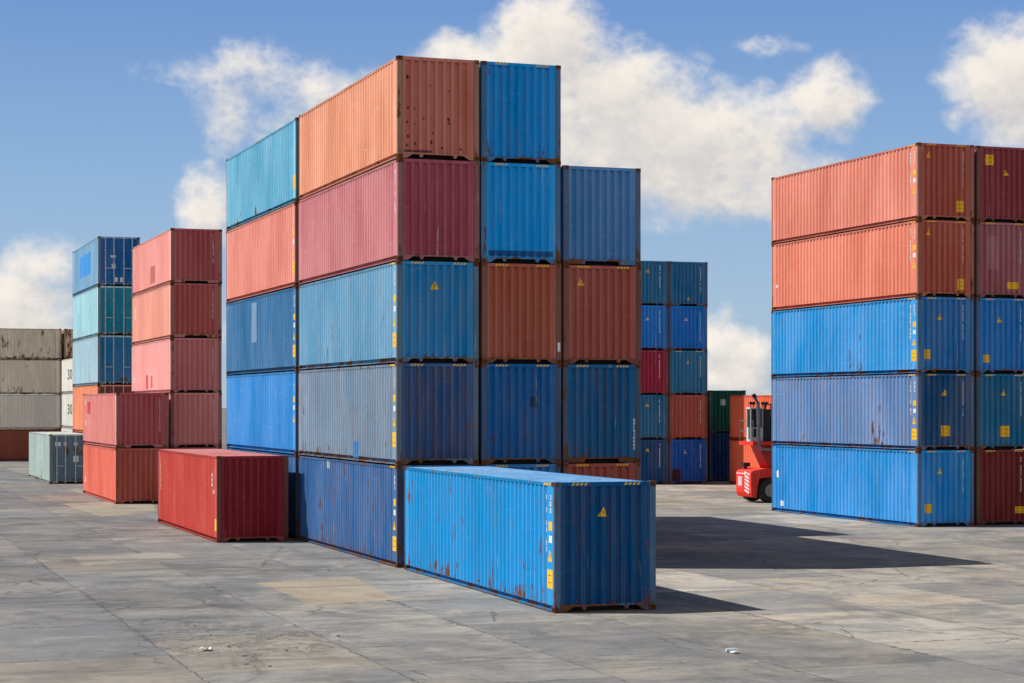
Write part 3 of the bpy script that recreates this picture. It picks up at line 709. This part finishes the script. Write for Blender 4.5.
    if tint is None:
        for (bx, by, br) in ((-5.9, 38.6, 2.3), (-4.3, 38.2, 1.9), (-7.2, 41.2, 1.6)):
            dv = VM(nt, 'LENGTH', VM(nt, 'MULTIPLY', VM(nt, 'SUBTRACT', P, (bx, by, 0)), (1/br, .55/br, 0)))
            bm_ = M(nt, 'MULTIPLY', SS(nt, dv, 1.0, .3), SS(nt, M(nt, 'ABSOLUTE', M(nt, 'SUBTRACT', NZ(nt, O(bx, by), .75, 7, .66), .5)), .030, .008))
            jm = M(nt, 'MAXIMUM', jm, M(nt, 'MULTIPLY', bm_, M(nt, 'MULTIPLY', SS(nt, fine, .40, .5), .6)))
    if tint is None: c = MIX(nt, M(nt, 'MULTIPLY', jm, .85), c, (.07, .066, .062))
    L(nt, c, b.inputs['Base Color']); b.inputs['Roughness'].default_value = .85; b.inputs['Specular IOR Level'].default_value = .25
    bp = N(nt, 'ShaderNodeBump'); bp.inputs['Strength'].default_value = .6; bp.inputs['Distance'].default_value = .03
    hh = M(nt, 'ADD', M(nt, 'MULTIPLY', fine, .35), M(nt, 'MULTIPLY', gr, .2))
    if tint is None: hh = M(nt, 'SUBTRACT', hh, M(nt, 'MULTIPLY', jm, 1.2))
    L(nt, hh, bp.inputs['Height']); L(nt, bp.outputs[0], b.inputs['Normal'])
    return m
gm = bpy.data.meshes.new('ground'); S = 3000
gm.from_pydata([(-S, -S, 0), (S, -S, 0), (S, S, 0), (-S, S, 0)], [], [(0, 1, 2, 3)])
gm.materials.append(ground_mat()); go = bpy.data.objects.new('ground', gm); col.objects.link(go); go['kind'] = 'structure'

# recast slabs of other concrete, laid on the yard's joint grid
def slab(pix, tint, nm='pavement'):
    rn = random.Random(str(pix)); pts = []
    g = [((u - 512)/FPX * (CAM_H*FPX/(v - HZN)), CAM_H*FPX/(v - HZN)) for u, v in pix]
    for k in range(len(g)):
        a, b = Vector(g[k]), Vector(g[(k + 1) % len(g)])
        for q in range(8):
            p = a.lerp(b, q/8) + Vector((rn.uniform(-.05, .05), rn.uniform(-.07, .07))); pts.append((p.x, p.y, .004))
    me = bpy.data.meshes.new(nm); me.from_pydata(pts, [], [tuple(range(len(pts)))])
    bm = bmesh.new(); bm.from_mesh(me)
    for f in bm.faces:
        if f.normal.z < 0: f.normal_flip()
    bm.to_mesh(me); bm.free()
    me.materials.append(ground_mat(tint)); o = bpy.data.objects.new(nm, me); col.objects.link(o); o['kind'] = 'structure'
slab([(257, 583), (352, 577), (400, 600), (312, 605)], (.40, .315, .205))
slab([(62, 504), (150, 500), (158, 512), (100, 517)], (.42, .35, .25))
slab([(72, 557), (172, 552), (188, 558), (84, 566)], (.36, .32, .26))
slab([(996, 540), (1040, 534), (1060, 541), (1012, 543)], (.09, .09, .095))

# ------------------------------------------------------------------ litter
def scrap(u, v, sx, sy, label, name, cat, m):
    z = CAM_H*FPX/(v - HZN); rn = random.Random(label); vs, fs = [], []
    for j in range(4):
        for i in range(6):
            vs.append(((i/5 - .5)*sx + rn.uniform(-.03, .03), (j/3 - .5)*sy + rn.uniform(-.03, .03), .012 + rn.uniform(0, .05)))
    for j in range(3):
        for i in range(5): a = j*6 + i; fs.append((a, a + 1, a + 7, a + 6))
    me = bpy.data.meshes.new(name); me.from_pydata(vs, [], fs); me.materials.append(m)
    o = bpy.data.objects.new(name, me); col.objects.link(o); o.location = ((u - 512)/FPX*z, z, 0); o.rotation_euler = (0, 0, rn.uniform(-.3, .3))
    tag(o, label, cat)
scrap(205.5, 650.5, .20, .22, 'crumpled white scrap lying on the grey concrete near the cracked joint', 'paper_scrap', 'litter', plain('scrap_white', (.75, .75, .73), .7))
def bottle():
    z = CAM_H*FPX/(652 - HZN); mb = MB()
    mb.tube([(0, 0, .034), (.17, 0, .034)], .033, 12); mb.tube([(.17, 0, .034), (.21, 0, .034)], .02, 12)
    me = mb.mesh('plastic_bottle')
    o = link('plastic_bottle', me, None, plain('bottle_plastic', (.55, .68, .8), .2, spec=.6)); o.location = ((726 - 512)/FPX*z, z, 0); o.rotation_euler = (0, 0, .25)
    tag(o, 'small pale blue plastic bottle lying on the concrete near the loose blue container', 'bottle')
    cp = MB(); cp.tube([(.211, 0, .034), (.23, 0, .034)], .018, 12); link('cap', cp.mesh('cap'), o, WHT)
bottle()
def rubble():
    rn = random.Random(5); mb = MB()
    for q in range(150):
        if q % 3: u0, v0, u1, v1 = (192, 626, 262, 668)
        else: u0, v0, u1, v1 = (236, 660, 352, 640) if q % 2 else (200, 640, 356, 634)
        k = rn.random(); u = u0 + (u1 - u0)*k + rn.gauss(0, 7) + 9*math.sin(k*17); v = v0 + (v1 - v0)*k + rn.gauss(0, 1.5)
        z = CAM_H*FPX/(v - HZN); x = (u - 512)/FPX*z; r = rn.uniform(.008, .022)*(1 + 1.4*(rn.random() < .08))
        n = 5; a0 = rn.random()*6; pts = [(x + r*rn.uniform(.7, 1.2)*math.cos(a0 + 2*math.pi*i/n), z + r*rn.uniform(.7, 1.2)*math.sin(a0 + 2*math.pi*i/n)) for i in range(n)]
        mb.prism(pts, 'z', -.002, r*rn.uniform(.3, .7))
    o = link('rubble', mb.mesh('rubble'), None, plain('rubble_concrete', (.24, .23, .21), .9, var=.4)); o['kind'] = 'stuff'
rubble()
scrap(735, 653.5, .16, .10, 'flat white paper scrap lying beside the small plastic bottle', 'paper_scrap', 'litter', plain('scrap_white_thin', (.7, .72, .74), .7))

# ------------------------------------------------------------------ sun and sky
sun_dir = Vector((.868, -.03, -1)).normalized()
sd = bpy.data.lights.new('sun', 'SUN'); sd.energy = 4.8; sd.angle = R(.53); sd.color = (1.0, .95, .87)
so = bpy.data.objects.new('sun', sd); col.objects.link(so); so.rotation_euler = sun_dir.to_track_quat('-Z', 'Y').to_euler(); so.location = (-60, 20, 80)
ELEV = math.asin(-sun_dir.z)

w = bpy.data.worlds.new('World'); sc.world = w; w.use_nodes = True; nt = w.node_tree; nt.nodes.clear()
out = N(nt, 'ShaderNodeOutputWorld'); bg = N(nt, 'ShaderNodeBackground'); L(nt, bg.outputs[0], out.inputs[0])
SKY_S = .042
bg.inputs['Strength'].default_value = SKY_S
sky = N(nt, 'ShaderNodeTexSky'); sky.sky_type = 'NISHITA'; sky.sun_disc = False; sky.sun_elevation = ELEV; sky.sun_rotation = R(-92)
sky.air_density = 1.0; sky.dust_density = .25; sky.ozone_density = 2.0; sky.altitude = 300
tc = N(nt, 'ShaderNodeTexCoord'); D = tc.outputs['Generated']
sp = N(nt, 'ShaderNodeSeparateXYZ'); L(nt, D, sp.inputs[0])
az = M(nt, 'MULTIPLY', M(nt, 'ARCTAN2', sp.outputs[0], sp.outputs[1]), 180/math.pi)      # degrees from north, clockwise
el = M(nt, 'MULTIPLY', M(nt, 'ARCSINE', sp.outputs[2]), 180/math.pi)
ae = N(nt, 'ShaderNodeCombineXYZ'); L(nt, az, ae.inputs[0]); L(nt, el, ae.inputs[1])
def deg(u, v):
    x, z = (u - 512)/FPX, (HZN - v)/FPX; return math.degrees(math.atan(x)), math.degrees(math.atan(z/math.hypot(1, x)))
PXD = FPX * math.pi / 180
BL = [(545, 45, 75, 62, 1.1), (470, 62, 62, 30, .8), (610, 110, 110, 75, 1.1), (690, 150, 120, 72, 1.1), (760, 172, 75, 50, .8), (560, 140, 140, 90, 1.0),
      (828, 97, 50, 42, .95), (775, 120, 55, 40, .75), (1010, 75, 72, 62, 1.05), (1020, 125, 45, 35, .8),
      (255, 80, 80, 34, .5), (335, 88, 66, 28, .52), (240, 118, 40, 40, .42), (195, 72, 50, 18, .3), (207, 205, 34, 44, .85), (290, 140, 60, 40, .4),
      (8, 315, 72, 48, 1.1), (48, 262, 50, 28, .6), (735, 362, 42, 46, 1.0), (718, 335, 30, 30, .8), (690, 400, 90, 30, .7), (765, 44, 30, 8, .22), (655, 112, 90, 50, .7), (700, 190, 115, 38, .7), (150, 330, 90, 30, .4)]
# a few clouds elsewhere; the large bank behind the camera added as fill light
BLD = [(*deg(u, v), a/PXD, b/PXD, k) for u, v, a, b, k in BL] + [(-32, 9, 6, 3, 1), (-48, 5, 7, 2, .9), (33, 6, 7, 3.2, 1), (52, 9, 8, 3, .9), (-24, 4, 4, 1.6, .8), (75, 6, 9, 3, .9), (-80, 7, 9, 3, .9), (130, 22, 34, 15, 1.3), (180, 26, 36, 17, 1.4), (-180, 26, 36, 17, 1.4), (-135, 20, 34, 13, 1.3), (160, 8, 40, 6, 1.2), (-165, 8, 40, 6, 1.2)]
def cloud_group():
    g = bpy.data.node_groups.new('cloud_density', 'ShaderNodeTree')
    g.interface.new_socket('Vector', in_out='INPUT', socket_type='NodeSocketVector'); g.interface.new_socket('Density', in_out='OUTPUT', socket_type='NodeSocketFloat')
    gi = N(g, 'NodeGroupInput'); go = N(g, 'NodeGroupOutput'); V = gi.outputs[0]
    wn = N(g, 'ShaderNodeTexNoise'); L(g, V, wn.inputs['Vector']); wn.inputs['Scale'].default_value = .9; wn.inputs['Detail'].default_value = 3
    wrp = VM(g, 'SCALE', VM(g, 'SUBTRACT', wn.outputs['Color'], (.5, .5, .5)), s=.9)
    Vw = VM(g, 'MULTIPLY', VM(g, 'ADD', V, wrp), (1, 1, 0))
    acc = None
    for a, e, ra, re, k in BLD:
        d = VM(g, 'LENGTH', VM(g, 'MULTIPLY', VM(g, 'SUBTRACT', Vw, (a, e, 0)), (1/ra, 1/re, 0)))
        f = M(g, 'MULTIPLY', M(g, 'SUBTRACT', 1.0, M(g, 'MULTIPLY', d, d)), k); f = M(g, 'MAXIMUM', f, -1.0)
        acc = f if acc is None else M(g, 'SMOOTH_MAX', acc, f, .25)
    Vs = VM(g, 'MULTIPLY', V, (1, 1.25, 0))
    n1 = NZ(g, Vs, .75, 8, .54, .2)
    n2 = NZ(g, VM(g, 'ADD', Vs, (7.3, 2.1, 0)), 1.7, 5, .55)
    bil = M(g, 'SUBTRACT', .62, M(g, 'ABSOLUTE', M(g, 'MULTIPLY', M(g, 'SUBTRACT', n2, .5), 4.0)))
    den = M(g, 'ADD', acc, M(g, 'ADD', M(g, 'MULTIPLY', M(g, 'SUBTRACT', n1, .5), 1.5), M(g, 'MULTIPLY', bil, .22)))
    L(g, den, go.inputs[0]); return g
CG = cloud_group()
def dens(vec):
    n = N(nt, 'ShaderNodeGroup'); n.node_tree = CG; L(nt, vec, n.inputs[0]); return n.outputs[0]
d0 = dens(ae.outputs[0]); d1 = dens(VM(nt, 'ADD', ae.outputs[0], (-.35, .75, 0)))
mask = SS(nt, d0, -.06, 1.02)
thick = SS(nt, d1, -.2, 1.6)
dd = SS(nt, M(nt, 'SUBTRACT', d0, d1), -.6, .7)
lit = M(nt, 'ADD', M(nt, 'MULTIPLY', M(nt, 'SUBTRACT', 1.0, thick), .55), M(nt, 'MULTIPLY', dd, .45))
ccol = MIX(nt, lit, (.60/SKY_S, .575/SKY_S, .565/SKY_S), (.87/SKY_S, .81/SKY_S, .735/SKY_S))
# low band of the sky: clear blue paling towards the horizon, the Nishita sky above it
gr = N(nt, 'ShaderNodeValToRGB'); L(nt, M(nt, 'DIVIDE', el, 30.0, clamp=True), gr.inputs[0])
ge = gr.color_ramp.elements; ge[0].position = 0; ge[0].color = (.40, .53, .64, 1); ge[1].position = 1; ge[1].color = (.06, .16, .42, 1)
for p, c in ((.10, (.36, .515, .69)), (.22, (.27, .44, .69)), (.38, (.165, .315, .625))):
    q = ge.new(p); q.color = (*c, 1)
band = VM(nt, 'SCALE', gr.outputs[0], s=1/SKY_S)
skyc = MIX(nt, SS(nt, el, 14, 32, .88, 0), sky.outputs[0], band)
fin = MIX(nt, mask, skyc, ccol)
L(nt, fin, bg.inputs['Color'])
w.cycles.sampling_method = 'MANUAL'; w.cycles.sample_map_resolution = 512

# ------------------------------------------------------------------ render settings
sc.render.engine = 'CYCLES'
sc.view_settings.view_transform = 'Standard'; sc.view_settings.look = 'None'; sc.view_settings.exposure = .13; sc.view_settings.gamma = 1; sc.view_settings.use_curve_mapping = False
sc.cycles.use_denoising = True; sc.cycles.max_bounces = 6
